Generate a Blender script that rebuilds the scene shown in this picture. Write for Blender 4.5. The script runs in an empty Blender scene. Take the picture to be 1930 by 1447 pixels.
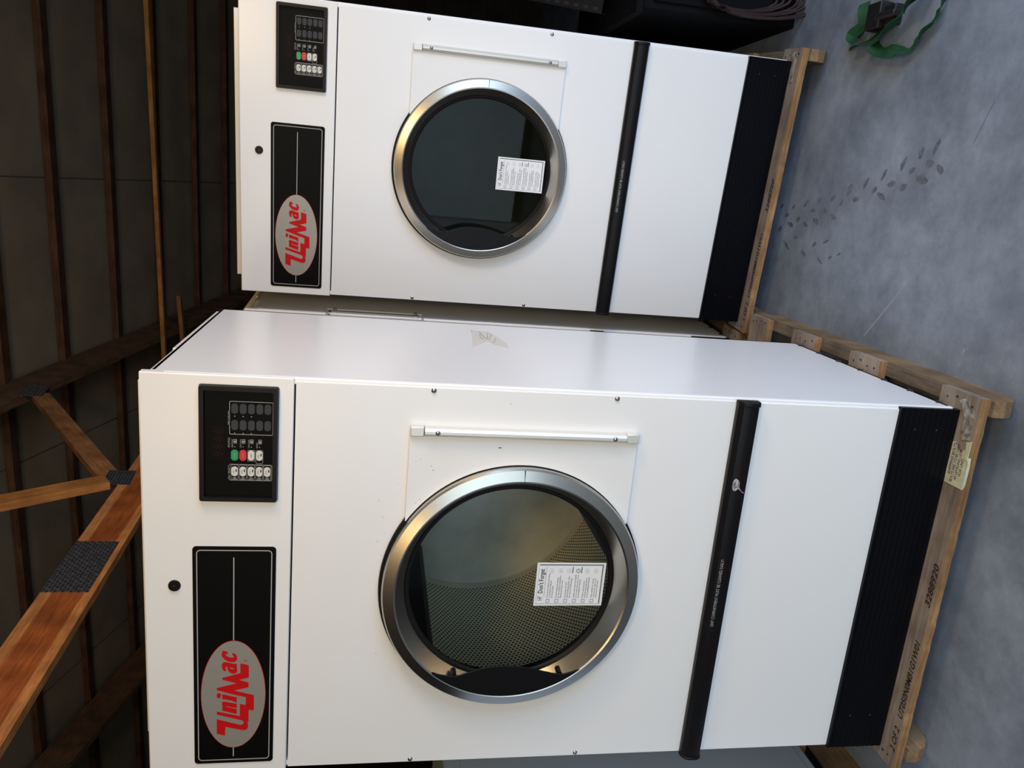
import bpy, bmesh, math, random
from mathutils import Vector, Matrix
random.seed(7)
SC = bpy.context.scene
COL = SC.collection

# ------------------------------------------------------------------ camera
CAM_POS = Vector((1.4125, -1.661, 1.558))
yaw, pitch, roll = -0.2512, 0.1789, 0.0466
fw = Vector((math.sin(yaw)*math.cos(pitch), math.cos(yaw)*math.cos(pitch), -math.sin(pitch)))
rt0 = Vector((math.cos(yaw), -math.sin(yaw), 0)); up0 = rt0.cross(fw)
rt = math.cos(roll)*rt0 + math.sin(roll)*up0
up = -math.sin(roll)*rt0 + math.cos(roll)*up0
cam_data = bpy.data.cameras.new('camera'); cam = bpy.data.objects.new('camera', cam_data); COL.objects.link(cam)
cam_data.sensor_width = 36; cam_data.lens = 1473.3/1930*36; cam_data.clip_start = .02
X, Y, Z = -up, rt, -fw            # the phone was held sideways: world up points to picture left
cam.matrix_world = Matrix(((X.x, Y.x, Z.x, CAM_POS.x), (X.y, Y.y, Z.y, CAM_POS.y), (X.z, Y.z, Z.z, CAM_POS.z), (0, 0, 0, 1)))
SC.camera = cam

# ------------------------------------------------------------------ world, lights, exposure
w = bpy.data.worlds.new('world'); SC.world = w; w.use_nodes = True
bgn = w.node_tree.nodes['Background']; bgn.inputs[0].default_value = (.55, .68, .9, 1); bgn.inputs[1].default_value = .03
SC.view_settings.view_transform = 'Standard'; SC.view_settings.look = 'None'
SC.view_settings.gamma = 1; SC.view_settings.use_curve_mapping = False
SC.view_settings.exposure = 0.0
def area(name, loc, target, sx, sy, energy, col):
    l = bpy.data.lights.new(name, 'AREA'); l.shape = 'RECTANGLE'; l.size = sx; l.size_y = sy; l.energy = energy; l.color = col
    o = bpy.data.objects.new(name, l); COL.objects.link(o); o.location = loc
    o.rotation_euler = (Vector(target)-Vector(loc)).to_track_quat('-Z', 'Y').to_euler(); return o
# daylight coming in through the open shed door behind the camera
area('daylight_through_door', (1.6, -4.2, 1.15), (1.1, .3, .2), 5.2, 2.2, 41, (.73, .9, 1.0)).data.spread = math.radians(125)
area('blue_side_fill', (4.2, -1.2, 1.05), (.976, .4, .4), 3.0, 2.0, 76, (.505, .685, 1.0)).data.spread = math.radians(125)  # added blue fill for surfaces facing right; the right wall has no opening
# amber light: inferred warm lamp split over several spots, with added fill at right
AMB = (1.0, .66, .28)
area('amber_lamp_fill', (3.6, -.9, 2.45), (.95, .35, 1.35), .5, .5, 12.4, AMB).data.spread = math.radians(100)  # added warm fill that brightens the nearest dryer's right side
area('amber_lamp_fill', (-.1, -3.3, 2.45), (.1, 1.2, 2.0), .4, .4, 6.8, AMB)
area('amber_lamp_fill', (1.7, -2.4, 2.75), (.7, .6, 1.6), .4, .4, 25.5, AMB)

# ------------------------------------------------------------------ materials
def new_mat(name):
    m = bpy.data.materials.new(name); m.use_nodes = True
    nt = m.node_tree; return m, nt, nt.nodes['Principled BSDF']
def simple(name, col, rough=.5, metal=0, bump=0, bscale=300, var=0, vscale=8, coat=0, spec=.5):
    m, nt, b = new_mat(name); N, L = nt.nodes, nt.links
    b.inputs['Base Color'].default_value = (*col, 1); b.inputs['Roughness'].default_value = rough; b.inputs['Metallic'].default_value = metal
    b.inputs['Specular IOR Level'].default_value = spec
    if coat: b.inputs['Coat Weight'].default_value = coat
    tc = N.new('ShaderNodeTexCoord')
    if bump:
        n = N.new('ShaderNodeTexNoise'); n.inputs['Scale'].default_value = bscale; n.inputs['Detail'].default_value = 2
        L.new(tc.outputs['Object'], n.inputs['Vector'])
        bp = N.new('ShaderNodeBump'); bp.inputs['Strength'].default_value = bump; bp.inputs['Distance'].default_value = .001
        L.new(n.outputs['Fac'], bp.inputs['Height']); L.new(bp.outputs['Normal'], b.inputs['Normal'])
    if var:
        n2 = N.new('ShaderNodeTexNoise'); n2.inputs['Scale'].default_value = vscale; n2.inputs['Detail'].default_value = 5
        L.new(tc.outputs['Object'], n2.inputs['Vector'])
        r = N.new('ShaderNodeValToRGB'); r.color_ramp.elements[0].position = .35; r.color_ramp.elements[1].position = .7
        r.color_ramp.elements[0].color = (*[c*(1-var) for c in col], 1); r.color_ramp.elements[1].color = (*[min(1, c*(1+var)) for c in col], 1)
        L.new(n2.outputs['Fac'], r.inputs['Fac']); L.new(r.outputs['Color'], b.inputs['Base Color'])
    return m
def wood(name, dark, light, axis=0, scale=6, rough=.75, stretch=14, spec=.25):
    m, nt, b = new_mat(name); N, L = nt.nodes, nt.links
    tc = N.new('ShaderNodeTexCoord'); mp = N.new('ShaderNodeMapping'); L.new(tc.outputs['Object'], mp.inputs['Vector'])
    s = [stretch]*3; s[axis] = 1; mp.inputs['Scale'].default_value = s
    n = N.new('ShaderNodeTexNoise'); n.inputs['Scale'].default_value = scale; n.inputs['Detail'].default_value = 6; n.inputs['Roughness'].default_value = .65
    L.new(mp.outputs['Vector'], n.inputs['Vector'])
    r = N.new('ShaderNodeValToRGB'); r.color_ramp.elements[0].position = .3; r.color_ramp.elements[1].position = .72
    r.color_ramp.elements[0].color = (*dark, 1); r.color_ramp.elements[1].color = (*light, 1)
    L.new(n.outputs['Fac'], r.inputs['Fac'])
    n2 = N.new('ShaderNodeTexNoise'); n2.inputs['Scale'].default_value = 7; n2.inputs['Detail'].default_value = 3
    L.new(tc.outputs['Object'], n2.inputs['Vector'])
    r2 = N.new('ShaderNodeValToRGB'); r2.color_ramp.elements[0].position = .35; r2.color_ramp.elements[1].position = .62
    r2.color_ramp.elements[0].color = (.62, .6, .58, 1); r2.color_ramp.elements[1].color = (1, 1, 1, 1)
    L.new(n2.outputs['Fac'], r2.inputs['Fac'])
    mx = N.new('ShaderNodeMixRGB'); mx.blend_type = 'MULTIPLY'; mx.inputs[0].default_value = 1
    L.new(r.outputs['Color'], mx.inputs[1]); L.new(r2.outputs['Color'], mx.inputs[2]); L.new(mx.outputs['Color'], b.inputs['Base Color'])
    b.inputs['Roughness'].default_value = rough; b.inputs['Specular IOR Level'].default_value = spec
    bp = N.new('ShaderNodeBump'); bp.inputs['Strength'].default_value = .4; bp.inputs['Distance'].default_value = .002
    L.new(n.outputs['Fac'], bp.inputs['Height']); L.new(bp.outputs['Normal'], b.inputs['Normal'])
    return m
M = {}
M['white'] = simple('white_enamel', (.82, .81, .785), .27, bump=.05, bscale=420)
M['white2'] = simple('white_enamel_satin', (.80, .79, .765), .3)
M['offwhite'] = simple('aluminium_painted', (.70, .68, .62), .35, metal=.35)
M['black'] = simple('black_plastic', (.006, .0055, .006), .38, spec=.18)
M['blackgloss'] = simple('black_gloss_paint', (.003, .0035, .005), .3, spec=.13)
M['blackface'] = simple('black_print_film', (.0025, .0023, .0022), .5, spec=.1)
M['seal'] = simple('black_rubber', (.006, .0055, .0055), .5, spec=.18)
M['dark'] = simple('dark_interior', (.01, .01, .01), .7)
M['silver'] = simple('silver_print', (.34, .32, .28), .42, metal=.35)
M['red'] = simple('red_print', (.52, .004, .006), .5, spec=.2)
M['thin'] = simple('grey_print', (.36, .35, .33), .5)
M['key_dark'] = simple('key_dark_grey', (.045, .046, .05), .5, spec=.15)
M['key_light'] = simple('key_light_grey', (.62, .62, .56), .45)
M['key_green'] = simple('key_green', (.01, .27, .09), .45)
M['key_red'] = simple('key_red', (.55, .02, .02), .45)
M['display'] = simple('display_window', (.006, .0025, .0025), .5, spec=.1)
M['segment'] = simple('display_segment', (.016, .009, .009), .5, spec=.1)
M['paper'] = simple('sticker_paper', (.80, .80, .80), .55)
M['ink'] = simple('ink', (.03, .03, .035), .6)
M['marker'] = simple('marker_ink', (.035, .022, .016), .7)
M['inkwhite'] = simple('white_print', (.36, .36, .36), .5)
M['screw'] = simple('zinc_screw', (.45, .45, .46), .25, metal=1)
M['residue'] = simple('glue_residue', (.68, .65, .58), .6)
M['residue_dark'] = simple('glue_residue_lines', (.30, .27, .22), .7)
M['tag'] = simple('yellowed_paper', (.62, .62, .42), .7, var=.15, vscale=40)
M['stain'] = simple('torn_grey_film', (.34, .32, .28), .5, var=.6, vscale=60)
M['scuff'] = simple('pale_scuff', (.34, .34, .34), .7, var=.7, vscale=180)
M['fleck'] = simple('dark_fleck', (.05, .05, .05), .7)
M['top_weathered'] = wood('weathered_board', (.23, .185, .145), (.42, .35, .28), 0, 7)
M['board_edge'] = wood('sawn_board_edge', (.24, .125, .05), (.46, .27, .125), 0, 9)
M['runner_side'] = wood('runner_wood', (.17, .105, .055), (.34, .225, .12), 1, 8)
M['runner_top'] = wood('runner_weathered', (.13, .10, .075), (.26, .205, .15), 1, 8)
M['chord'] = wood('bottom_chord_wood', (.34, .105, .028), (.66, .25, .065), 0, 7)
# heartwood band along the middle of the wide beam
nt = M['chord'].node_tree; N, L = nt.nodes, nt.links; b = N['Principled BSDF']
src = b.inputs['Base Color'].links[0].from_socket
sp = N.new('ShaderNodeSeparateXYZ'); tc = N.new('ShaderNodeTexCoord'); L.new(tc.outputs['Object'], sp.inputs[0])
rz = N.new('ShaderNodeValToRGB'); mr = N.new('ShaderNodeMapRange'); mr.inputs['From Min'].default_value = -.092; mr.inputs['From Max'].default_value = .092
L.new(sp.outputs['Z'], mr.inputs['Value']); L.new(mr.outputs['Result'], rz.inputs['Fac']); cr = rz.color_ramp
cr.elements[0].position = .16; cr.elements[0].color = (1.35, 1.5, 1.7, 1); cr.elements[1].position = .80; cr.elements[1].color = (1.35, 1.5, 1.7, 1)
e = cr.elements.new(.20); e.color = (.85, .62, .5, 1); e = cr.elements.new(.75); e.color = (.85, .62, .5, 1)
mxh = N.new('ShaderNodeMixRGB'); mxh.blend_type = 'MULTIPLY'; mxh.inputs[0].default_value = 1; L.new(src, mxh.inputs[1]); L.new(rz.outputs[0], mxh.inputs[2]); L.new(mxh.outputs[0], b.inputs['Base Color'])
M['web'] = wood('web_wood', (.30, .12, .042), (.58, .26, .09), 0, 7)
M['topchord'] = wood('old_rafter_wood', (.10, .05, .026), (.22, .115, .055), 0, 7)
M['purlin'] = wood('purlin_wood', (.085, .036, .016), (.17, .075, .033), 0, 6)
M['lath'] = wood('orange_lath_wood', (.46, .17, .04), (.72, .30, .08), 0, 5)
M['plate'] = simple('galvanised_plate', (.30, .31, .33), .35, metal=.8, var=.4, vscale=60)
M['tooth'] = simple('plate_slot', (.02, .02, .02), .6)
M['insul'] = simple('pale_insulation_board', (.25, .185, .115), .8, var=.16, vscale=3)
M['seam'] = simple('board_seam', (.09, .075, .055), .8)
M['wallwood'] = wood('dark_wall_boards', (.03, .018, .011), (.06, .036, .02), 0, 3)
M['strap'] = simple('green_webbing', (.005, .066, .02), .75, bump=.3, bscale=900)
M['steel_dark'] = simple('dark_steel', (.012, .011, .011), .5, metal=.2)
M['blackbox'] = simple('black_cabinet_paint', (.004, .004, .005), .7, spec=.08)
M['cord'] = simple('red_brown_cord', (.022, .007, .006), .7)
M['stick'] = simple('red_brown_wood', (.30, .085, .03), .7, var=.3, vscale=30)
M['greymetal'] = simple('grey_machine_paint', (.38, .46, .56), .45)
M['mark'] = simple('tyre_mark', (.125, .150, .187), .6, var=.35, vscale=70)
M['scratch'] = simple('floor_scratch', (.27, .31, .37), .6)

# stainless ring: brushed
m, nt, b = new_mat('brushed_stainless'); N, L = nt.nodes, nt.links
b.inputs['Base Color'].default_value = (.56, .535, .485, 1); b.inputs['Metallic'].default_value = 1; b.inputs['Roughness'].default_value = .27
tc = N.new('ShaderNodeTexCoord'); n = N.new('ShaderNodeTexNoise'); mp = N.new('ShaderNodeMapping'); mp.inputs['Scale'].default_value = (30, 1, 30)
L.new(tc.outputs['Object'], mp.inputs['Vector']); L.new(mp.outputs['Vector'], n.inputs['Vector']); n.inputs['Scale'].default_value = 12; n.inputs['Detail'].default_value = 4
rm = N.new('ShaderNodeMapRange'); rm.inputs['To Min'].default_value = .26; rm.inputs['To Max'].default_value = .30
M['steel'] = m

# door glass: thin clear pane that mirrors a little
m = bpy.data.materials.new('door_glass'); m.use_nodes = True; nt = m.node_tree; N, L = nt.nodes, nt.links
N.remove(N['Principled BSDF']); out = N['Material Output']
tr = N.new('ShaderNodeBsdfTransparent'); tr.inputs[0].default_value = (.93, .95, .95, 1)
gl = N.new('ShaderNodeBsdfGlossy'); gl.inputs['Roughness'].default_value = .02
fr = N.new('ShaderNodeFresnel'); fr.inputs[0].default_value = 1.5
ms = N.new('ShaderNodeMixShader'); L.new(fr.outputs[0], ms.inputs[0]); L.new(tr.outputs[0], ms.inputs[1]); L.new(gl.outputs[0], ms.inputs[2]); L.new(ms.outputs[0], out.inputs[0]); M['glass'] = m

m2 = m.copy(); m2.name = 'door_glass_dark'; m2.node_tree.nodes['Transparent BSDF'].inputs[0].default_value = (.40, .43, .42, 1); m2.node_tree.nodes['Fresnel'].inputs[0].default_value = 1.27; M['glass_dark'] = m2  # darker pane with weaker mirroring, for the other two dryers

# galvanised drum: plain and perforated
M['drum_plain'] = simple('drum_steel', (.86, .86, .78), .40, metal=.4, var=.12, vscale=9)
m, nt, b = new_mat('drum_perforated'); N, L = nt.nodes, nt.links
b.inputs['Metallic'].default_value = .25; b.inputs['Roughness'].default_value = .45
uv = N.new('ShaderNodeUVMap')
def cell(off):
    a = N.new('ShaderNodeVectorMath'); a.operation = 'ADD'; a.inputs[1].default_value = off; L.new(uv.outputs[0], a.inputs[0])
    f = N.new('ShaderNodeVectorMath'); f.operation = 'FRACTION'; L.new(a.outputs[0], f.inputs[0])
    s = N.new('ShaderNodeVectorMath'); s.operation = 'SUBTRACT'; s.inputs[1].default_value = (.5, .5, 0); L.new(f.outputs[0], s.inputs[0])
    k = N.new('ShaderNodeVectorMath'); k.operation = 'MULTIPLY'; k.inputs[1].default_value = (1, 1.732, 0); L.new(s.outputs[0], k.inputs[0])
    q = N.new('ShaderNodeVectorMath'); q.operation = 'LENGTH'; L.new(k.outputs[0], q.inputs[0]); return q
c1, c2 = cell((0, 0, 0)), cell((.5, .5, 0))
mn = N.new('ShaderNodeMath'); mn.operation = 'MINIMUM'; L.new(c1.outputs['Value'], mn.inputs[0]); L.new(c2.outputs['Value'], mn.inputs[1])
lt = N.new('ShaderNodeMath'); lt.operation = 'LESS_THAN'; lt.inputs[1].default_value = .30; L.new(mn.outputs[0], lt.inputs[0])
mx = N.new('ShaderNodeMixRGB'); L.new(lt.outputs[0], mx.inputs[0]); mx.inputs[1].default_value = (.90, .87, .72, 1); mx.inputs[2].default_value = (.005, .005, .005, 1)  # yellowish base tint stands in for warm reflections on the metal
L.new(mx.outputs[0], b.inputs['Base Color']); M['drum_perf'] = m

# concrete floor
m, nt, b = new_mat('smooth_concrete'); N, L = nt.nodes, nt.links
tc = N.new('ShaderNodeTexCoord')
def noise(scale, detail, rough=.6):
    n = N.new('ShaderNodeTexNoise'); n.inputs['Scale'].default_value = scale; n.inputs['Detail'].default_value = detail; n.inputs['Roughness'].default_value = rough
    L.new(tc.outputs['Object'], n.inputs['Vector']); return n
def ramp(src, p0, p1, c0, c1):
    r = N.new('ShaderNodeValToRGB'); r.color_ramp.elements[0].position = p0; r.color_ramp.elements[1].position = p1
    r.color_ramp.elements[0].color = (*c0, 1); r.color_ramp.elements[1].color = (*c1, 1); L.new(src, r.inputs['Fac']); return r
def mul(a, bb, f=1, mode='MULTIPLY'):
    x = N.new('ShaderNodeMixRGB'); x.blend_type = mode; x.inputs[0].default_value = f; L.new(a, x.inputs[1]); L.new(bb, x.inputs[2]); return x
n1 = noise(2.6, 8, .68); r1 = ramp(n1.outputs['Fac'], .32, .72, (.135, .168, .215), (.325, .385, .468))
n2 = noise(14, 6, .7); r2 = ramp(n2.outputs['Fac'], .3, .7, (.80, .80, .80), (1.1, 1.1, 1.1))
x1 = mul(r1.outputs[0], r2.outputs[0])
vo = N.new('ShaderNodeTexVoronoi'); vo.inputs['Scale'].default_value = 16; L.new(tc.outputs['Object'], vo.inputs['Vector'])
n3 = noise(5, 2); r3 = ramp(vo.outputs['Distance'], .03, .06, (1, 1, 1), (0, 0, 0)); r3b = ramp(n3.outputs['Fac'], .55, .6, (0, 0, 0), (1, 1, 1))
x2 = mul(r3.outputs[0], r3b.outputs[0])
x3 = N.new('ShaderNodeMixRGB'); L.new(x2.outputs[0], x3.inputs[0]); L.new(x1.outputs[0], x3.inputs[1]); x3.inputs[2].default_value = (.36, .36, .36, 1)
L.new(x3.outputs[0], b.inputs['Base Color']); b.inputs['Roughness'].default_value = .52
bp = N.new('ShaderNodeBump'); bp.inputs['Strength'].default_value = .15; bp.inputs['Distance'].default_value = .003; L.new(n2.outputs['Fac'], bp.inputs['Height']); L.new(bp.outputs[0], b.inputs['Normal'])
M['floor'] = m

# ------------------------------------------------------------------ mesh helpers
def link(name, me, parent=None, loc=None):
    o = bpy.data.objects.new(name, me); COL.objects.link(o)
    if parent: o.parent = parent
    if loc: o.location = loc
    return o
def tag(o, label=None, cat=None, group=None, kind=None):
    if label: o['label'] = label
    if cat: o['category'] = cat
    if group: o['group'] = group
    if kind: o['kind'] = kind
    return o
def thing(name, label, cat, loc=(0, 0, 0), rz=0, group=None):
    o = bpy.data.objects.new(name, None); COL.objects.link(o); o.empty_display_size = .1
    o.location = loc; o.rotation_euler = (0, 0, rz); return tag(o, label, cat, group)
class MB:
    def __init__(s): s.v = []; s.f = []; s.m = []; s.mats = []; s.sm = []; s.uv = {}
    def mi(s, mat):
        if mat not in s.mats: s.mats.append(mat)
        return s.mats.index(mat)
    def add(s, vs, fs, mat, smooth=False):
        o = len(s.v); s.v += [tuple(v) for v in vs]; k = s.mi(mat)
        for f in fs: s.f.append([i+o for i in f]); s.m.append(k); s.sm.append(smooth)
    def box(s, a, b, mat, mats=None):
        x0, y0, z0 = [min(p, q) for p, q in zip(a, b)]; x1, y1, z1 = [max(p, q) for p, q in zip(a, b)]
        vs = [(x0, y0, z0), (x1, y0, z0), (x1, y1, z0), (x0, y1, z0), (x0, y0, z1), (x1, y0, z1), (x1, y1, z1), (x0, y1, z1)]
        fs = dict(bottom=(0, 3, 2, 1), top=(4, 5, 6, 7), front=(0, 1, 5, 4), right=(1, 2, 6, 5), back=(2, 3, 7, 6), left=(3, 0, 4, 7))
        o = len(s.v); s.v += vs
        for k, f in fs.items():
            s.f.append([i+o for i in f]); s.m.append(s.mi((mats or {}).get(k, mat))); s.sm.append(False)
    def prism(s, poly, fn, t0, t1, mat, smooth=False):
        """poly of (a,b); fn(a,b,t) -> xyz; extruded from t0 to t1"""
        n = len(poly); vs = [fn(a, b, t0) for a, b in poly]+[fn(a, b, t1) for a, b in poly]
        fs = [list(range(n))[::-1], [i+n for i in range(n)]]
        s.add(vs, fs, mat); o = len(s.v)-2*n; k = s.mi(mat)
        for i in range(n):
            j = (i+1) % n; s.f.append([o+i, o+j, o+n+j, o+n+i]); s.m.append(k); s.sm.append(smooth)
    def lathe(s, prof, c, mat, seg=96, a0=0, a1=2*math.pi, closed=True, uv=None, mats=None):
        """profile (r,y) turned about the y axis through c=(x,z)"""
        full = abs(a1-a0-2*math.pi) < 1e-6; n = len(prof); o = len(s.v); cols = seg if full else seg+1
        for i in range(cols):
            a = a0+(a1-a0)*i/seg
            for r, y in prof: s.v.append((c[0]+r*math.cos(a), y, c[1]+r*math.sin(a)))
        for i in range(seg):
            i2 = (i+1) % cols
            for j in range(n if closed else n-1):
                j2 = (j+1) % n
                s.f.append([o+i*n+j, o+i*n+j2, o+i2*n+j2, o+i2*n+j]); s.m.append(s.mi(mats[j] if mats else mat)); s.sm.append(True)
                if uv:
                    s.uv[len(s.f)-1] = [(i/seg*uv[0], prof[j][1]*uv[1]), (i/seg*uv[0], prof[j2][1]*uv[1]), ((i+1)/seg*uv[0], prof[j2][1]*uv[1]), ((i+1)/seg*uv[0], prof[j][1]*uv[1])]
    def tube(s, pts, r, mat, seg=8):
        pts = [Vector(p) for p in pts]; o = len(s.v); n = len(pts)
        for i, p in enumerate(pts):
            d = (pts[min(i+1, n-1)]-pts[max(i-1, 0)]).normalized()
            a = d.orthogonal().normalized() if abs(d.z) > .95 else d.cross(Vector((0, 0, 1))).normalized(); b = d.cross(a)
            for k in range(seg): t = 2*math.pi*k/seg; s.v.append(tuple(p+r*(math.cos(t)*a+math.sin(t)*b)))
        k = s.mi(mat)
        for i in range(n-1):
            for q in range(seg):
                q2 = (q+1) % seg; s.f.append([o+i*seg+q, o+i*seg+q2, o+(i+1)*seg+q2, o+(i+1)*seg+q]); s.m.append(k); s.sm.append(True)
        s.f.append([o+q for q in range(seg)][::-1]); s.m.append(k); s.sm.append(False)
        s.f.append([o+(n-1)*seg+q for q in range(seg)]); s.m.append(k); s.sm.append(False)
    def dome(s, c, r, h, mat, seg=14):
        """low dome facing -y"""
        o = len(s.v); rings = 4; s.v.append((c[0], c[1]-h, c[2])); k = s.mi(mat)
        for i in range(1, rings+1):
            t = math.pi/2*i/rings
            for q in range(seg): a = 2*math.pi*q/seg; s.v.append((c[0]+r*math.sin(t)*math.cos(a), c[1]-h*math.cos(t), c[2]+r*math.sin(t)*math.sin(a)))
        for q in range(seg): s.f.append([o, o+1+q, o+1+(q+1) % seg]); s.m.append(k); s.sm.append(True)
        for i in range(rings-1):
            for q in range(seg):
                q2 = (q+1) % seg; s.f.append([o+1+i*seg+q, o+1+(i+1)*seg+q, o+1+(i+1)*seg+q2, o+1+i*seg+q2]); s.m.append(k); s.sm.append(True)
    def text(s, txt, size, o, xd, yd, mat, width=None, bold=0, shear=0, align='LEFT', space=1):
        vs, fs = text_geo(txt, size, bold, shear, align, space)
        if not vs: return
        k = 1
        if width:
            x0 = min(v[0] for v in vs); x1 = max(v[0] for v in vs); k = width/(x1-x0); vs = [((v[0]-(x0 if align == 'LEFT' else 0))*k, v[1]) for v in vs]
        o, xd, yd = Vector(o), Vector(xd), Vector(yd)
        s.add([o+xd*v[0]+yd*v[1] for v in vs], fs, mat)
    def build(s, name, parent=None, bevel=0, seg=2, loc=None, recalc=True):
        me = bpy.data.meshes.new(name); me.from_pydata(s.v, [], s.f)
        for m in s.mats: me.materials.append(M[m])
        me.polygons.foreach_set('material_index', s.m); me.polygons.foreach_set('use_smooth', s.sm)
        if s.uv:
            ul = me.uv_layers.new(name='UVMap')
            for p in me.polygons:
                if p.index in s.uv:
                    for li, c in zip(p.loop_indices, s.uv[p.index]): ul.data[li].uv = c
        if recalc and not s.uv:
            bm = bmesh.new(); bm.from_mesh(me); bmesh.ops.recalc_face_normals(bm, faces=bm.faces); bm.to_mesh(me); bm.free()
        me.set_sharp_from_angle(angle=math.radians(28))
        me.update(); o = link(name, me, parent, loc)
        if bevel:
            md = o.modifiers.new('bevel', 'BEVEL'); md.width = bevel; md.segments = seg; md.limit_method = 'ANGLE'; md.angle_limit = math.radians(50)
        return o
_tc = {}
def text_geo(txt, size, bold, shear, align, space):
    key = (txt, size, bold, shear, align, space)
    if key not in _tc:
        cu = bpy.data.curves.new('lettering', 'FONT'); cu.body = txt; cu.size = size; cu.offset = bold; cu.shear = shear; cu.resolution_u = 2; cu.align_x = align; cu.space_character = space
        ob = bpy.data.objects.new('lettering', cu); COL.objects.link(ob); dg = bpy.context.evaluated_depsgraph_get(); dg.update()
        me = bpy.data.meshes.new_from_object(ob.evaluated_get(dg)); _tc[key] = ([(v.co.x, v.co.y) for v in me.vertices], [list(p.vertices) for p in me.polygons])
        bpy.data.objects.remove(ob); bpy.data.curves.remove(cu); bpy.data.meshes.remove(me)
    return _tc[key]
def rrect(x0, z0, x1, z1, r, n=5):
    P = []
    for cx, cz, a in ((x1-r, z1-r, 0), (x0+r, z1-r, 90), (x0+r, z0+r, 180), (x1-r, z0+r, 270)):
        for i in range(n+1): t = math.radians(a+90*i/n); P.append((cx+r*math.cos(t), cz+r*math.sin(t)))
    return P
def ring_outline(mb, P, wdt, fn, t0, t1, mat):
    """thin outline following closed polygon P (inset by wdt)"""
    n = len(P); cx = sum(p[0] for p in P)/n; cy = sum(p[1] for p in P)/n
    Q = []
    for i in range(n):
        a, b, c = Vector(P[i-1]), Vector(P[i]), Vector(P[(i+1) % n]); d = (c-a).normalized(); nrm = Vector((-d.y, d.x))
        if nrm.dot(Vector((cx, cy))-b) < 0: nrm = -nrm
        Q.append(tuple(b+nrm*wdt))
    vs = [fn(a, b, t0) for a, b in P]+[fn(a, b, t0) for a, b in Q]
    vs += [fn(a, b, t1) for a, b in P]+[fn(a, b, t1) for a, b in Q]
    fs = []
    for i in range(n):
        j = (i+1) % n; fs += [[i, j, n+j, n+i], [i+2*n, j+2*n, 3*n+j, 3*n+i], [i, j, j+2*n, i+2*n], [n+i, n+j, 3*n+j, 3*n+i]]
    mb.add(vs, fs, mat)
F = lambda a, b, t: (a, t, b)      # front-face coordinates: a to the right, b up, t is y
XD, YD, ZD = (1, 0, 0), (0, 1, 0), (0, 0, 1)

LOGO = {'c': [(0.3267,1.7489),(0.3235,1.7372),(0.317,1.7368),(0.3166,1.7424),(0.3127,1.7396),(0.3093,1.734),(0.3077,1.7275),(0.3083,1.7239),(0.311,1.7235),(0.3139,1.7263),(0.3202,1.7267),(0.3181,1.7211),(0.3128,1.717),(0.306,1.7158),(0.3003,1.717),(0.2965,1.721),(0.2959,1.7275),(0.2978,1.7356),(0.3027,1.7428),(0.309,1.7481),(0.3143,1.7501),(0.3191,1.7497),(0.3224,1.7481)], 'a': [(0.2946,1.7477),(0.2965,1.7444),(0.2959,1.7388),(0.2933,1.7299),(0.2913,1.7242),(0.2922,1.721),(0.2906,1.7169),(0.278,1.7163),(0.2732,1.7157),(0.2684,1.7169),(0.266,1.7201),(0.2654,1.725),(0.2672,1.7299),(0.2717,1.7347),(0.2775,1.7372),(0.2814,1.7376),(0.2848,1.7372),(0.2834,1.7404),(0.2795,1.7412),(0.2727,1.74),(0.2726,1.7437),(0.2748,1.7469),(0.2807,1.7489),(0.2874,1.7497),(0.2918,1.7489)], 'ah': [(0.2818,1.7315),(0.28,1.725),(0.2782,1.7234),(0.2773,1.725),(0.2788,1.7299)], 'm': [(0.2924,1.7088),(0.2872,1.6901),(0.2546,1.6898),(0.2487,1.7119),(0.2414,1.6904),(0.2286,1.6903),(0.2206,1.7224),(0.207,1.6783),(0.1656,1.678),(0.1675,1.6896),(0.1343,1.6898),(0.1344,1.6932),(0.1288,1.6906),(0.1217,1.6906),(0.1147,1.693),(0.1121,1.7005),(0.1138,1.7089),(0.1231,1.7421),(0.0988,1.7425),(0.1046,1.7611),(0.1442,1.761),(0.1269,1.7081),(0.1282,1.7031),(0.1332,1.7002),(0.1378,1.7023),(0.141,1.709),(0.1569,1.7609),(0.1653,1.7609),(0.1511,1.7094),(0.1841,1.7096),(0.1812,1.6964),(0.2021,1.6961),(0.2076,1.7158),(0.2226,1.7608),(0.2285,1.7607),(0.2396,1.7168),(0.2501,1.7485),(0.255,1.7485),(0.2667,1.7087)], 'n': [(0.1893,1.7494),(0.1922,1.747),(0.1893,1.7347),(0.1873,1.7273),(0.185,1.7164),(0.1733,1.7164),(0.1746,1.7248),(0.1793,1.7396),(0.1778,1.7404),(0.1726,1.7248),(0.1708,1.7164),(0.1569,1.7163),(0.1591,1.7231),(0.1652,1.742),(0.1669,1.7486),(0.1828,1.7486),(0.1848,1.7498)], 'i': [(0.211,1.749),(0.2098,1.742),(0.2044,1.7249),(0.2026,1.7165),(0.1883,1.7164),(0.191,1.724),(0.193,1.7248),(0.1974,1.7416),(0.1981,1.7486)]}
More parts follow.
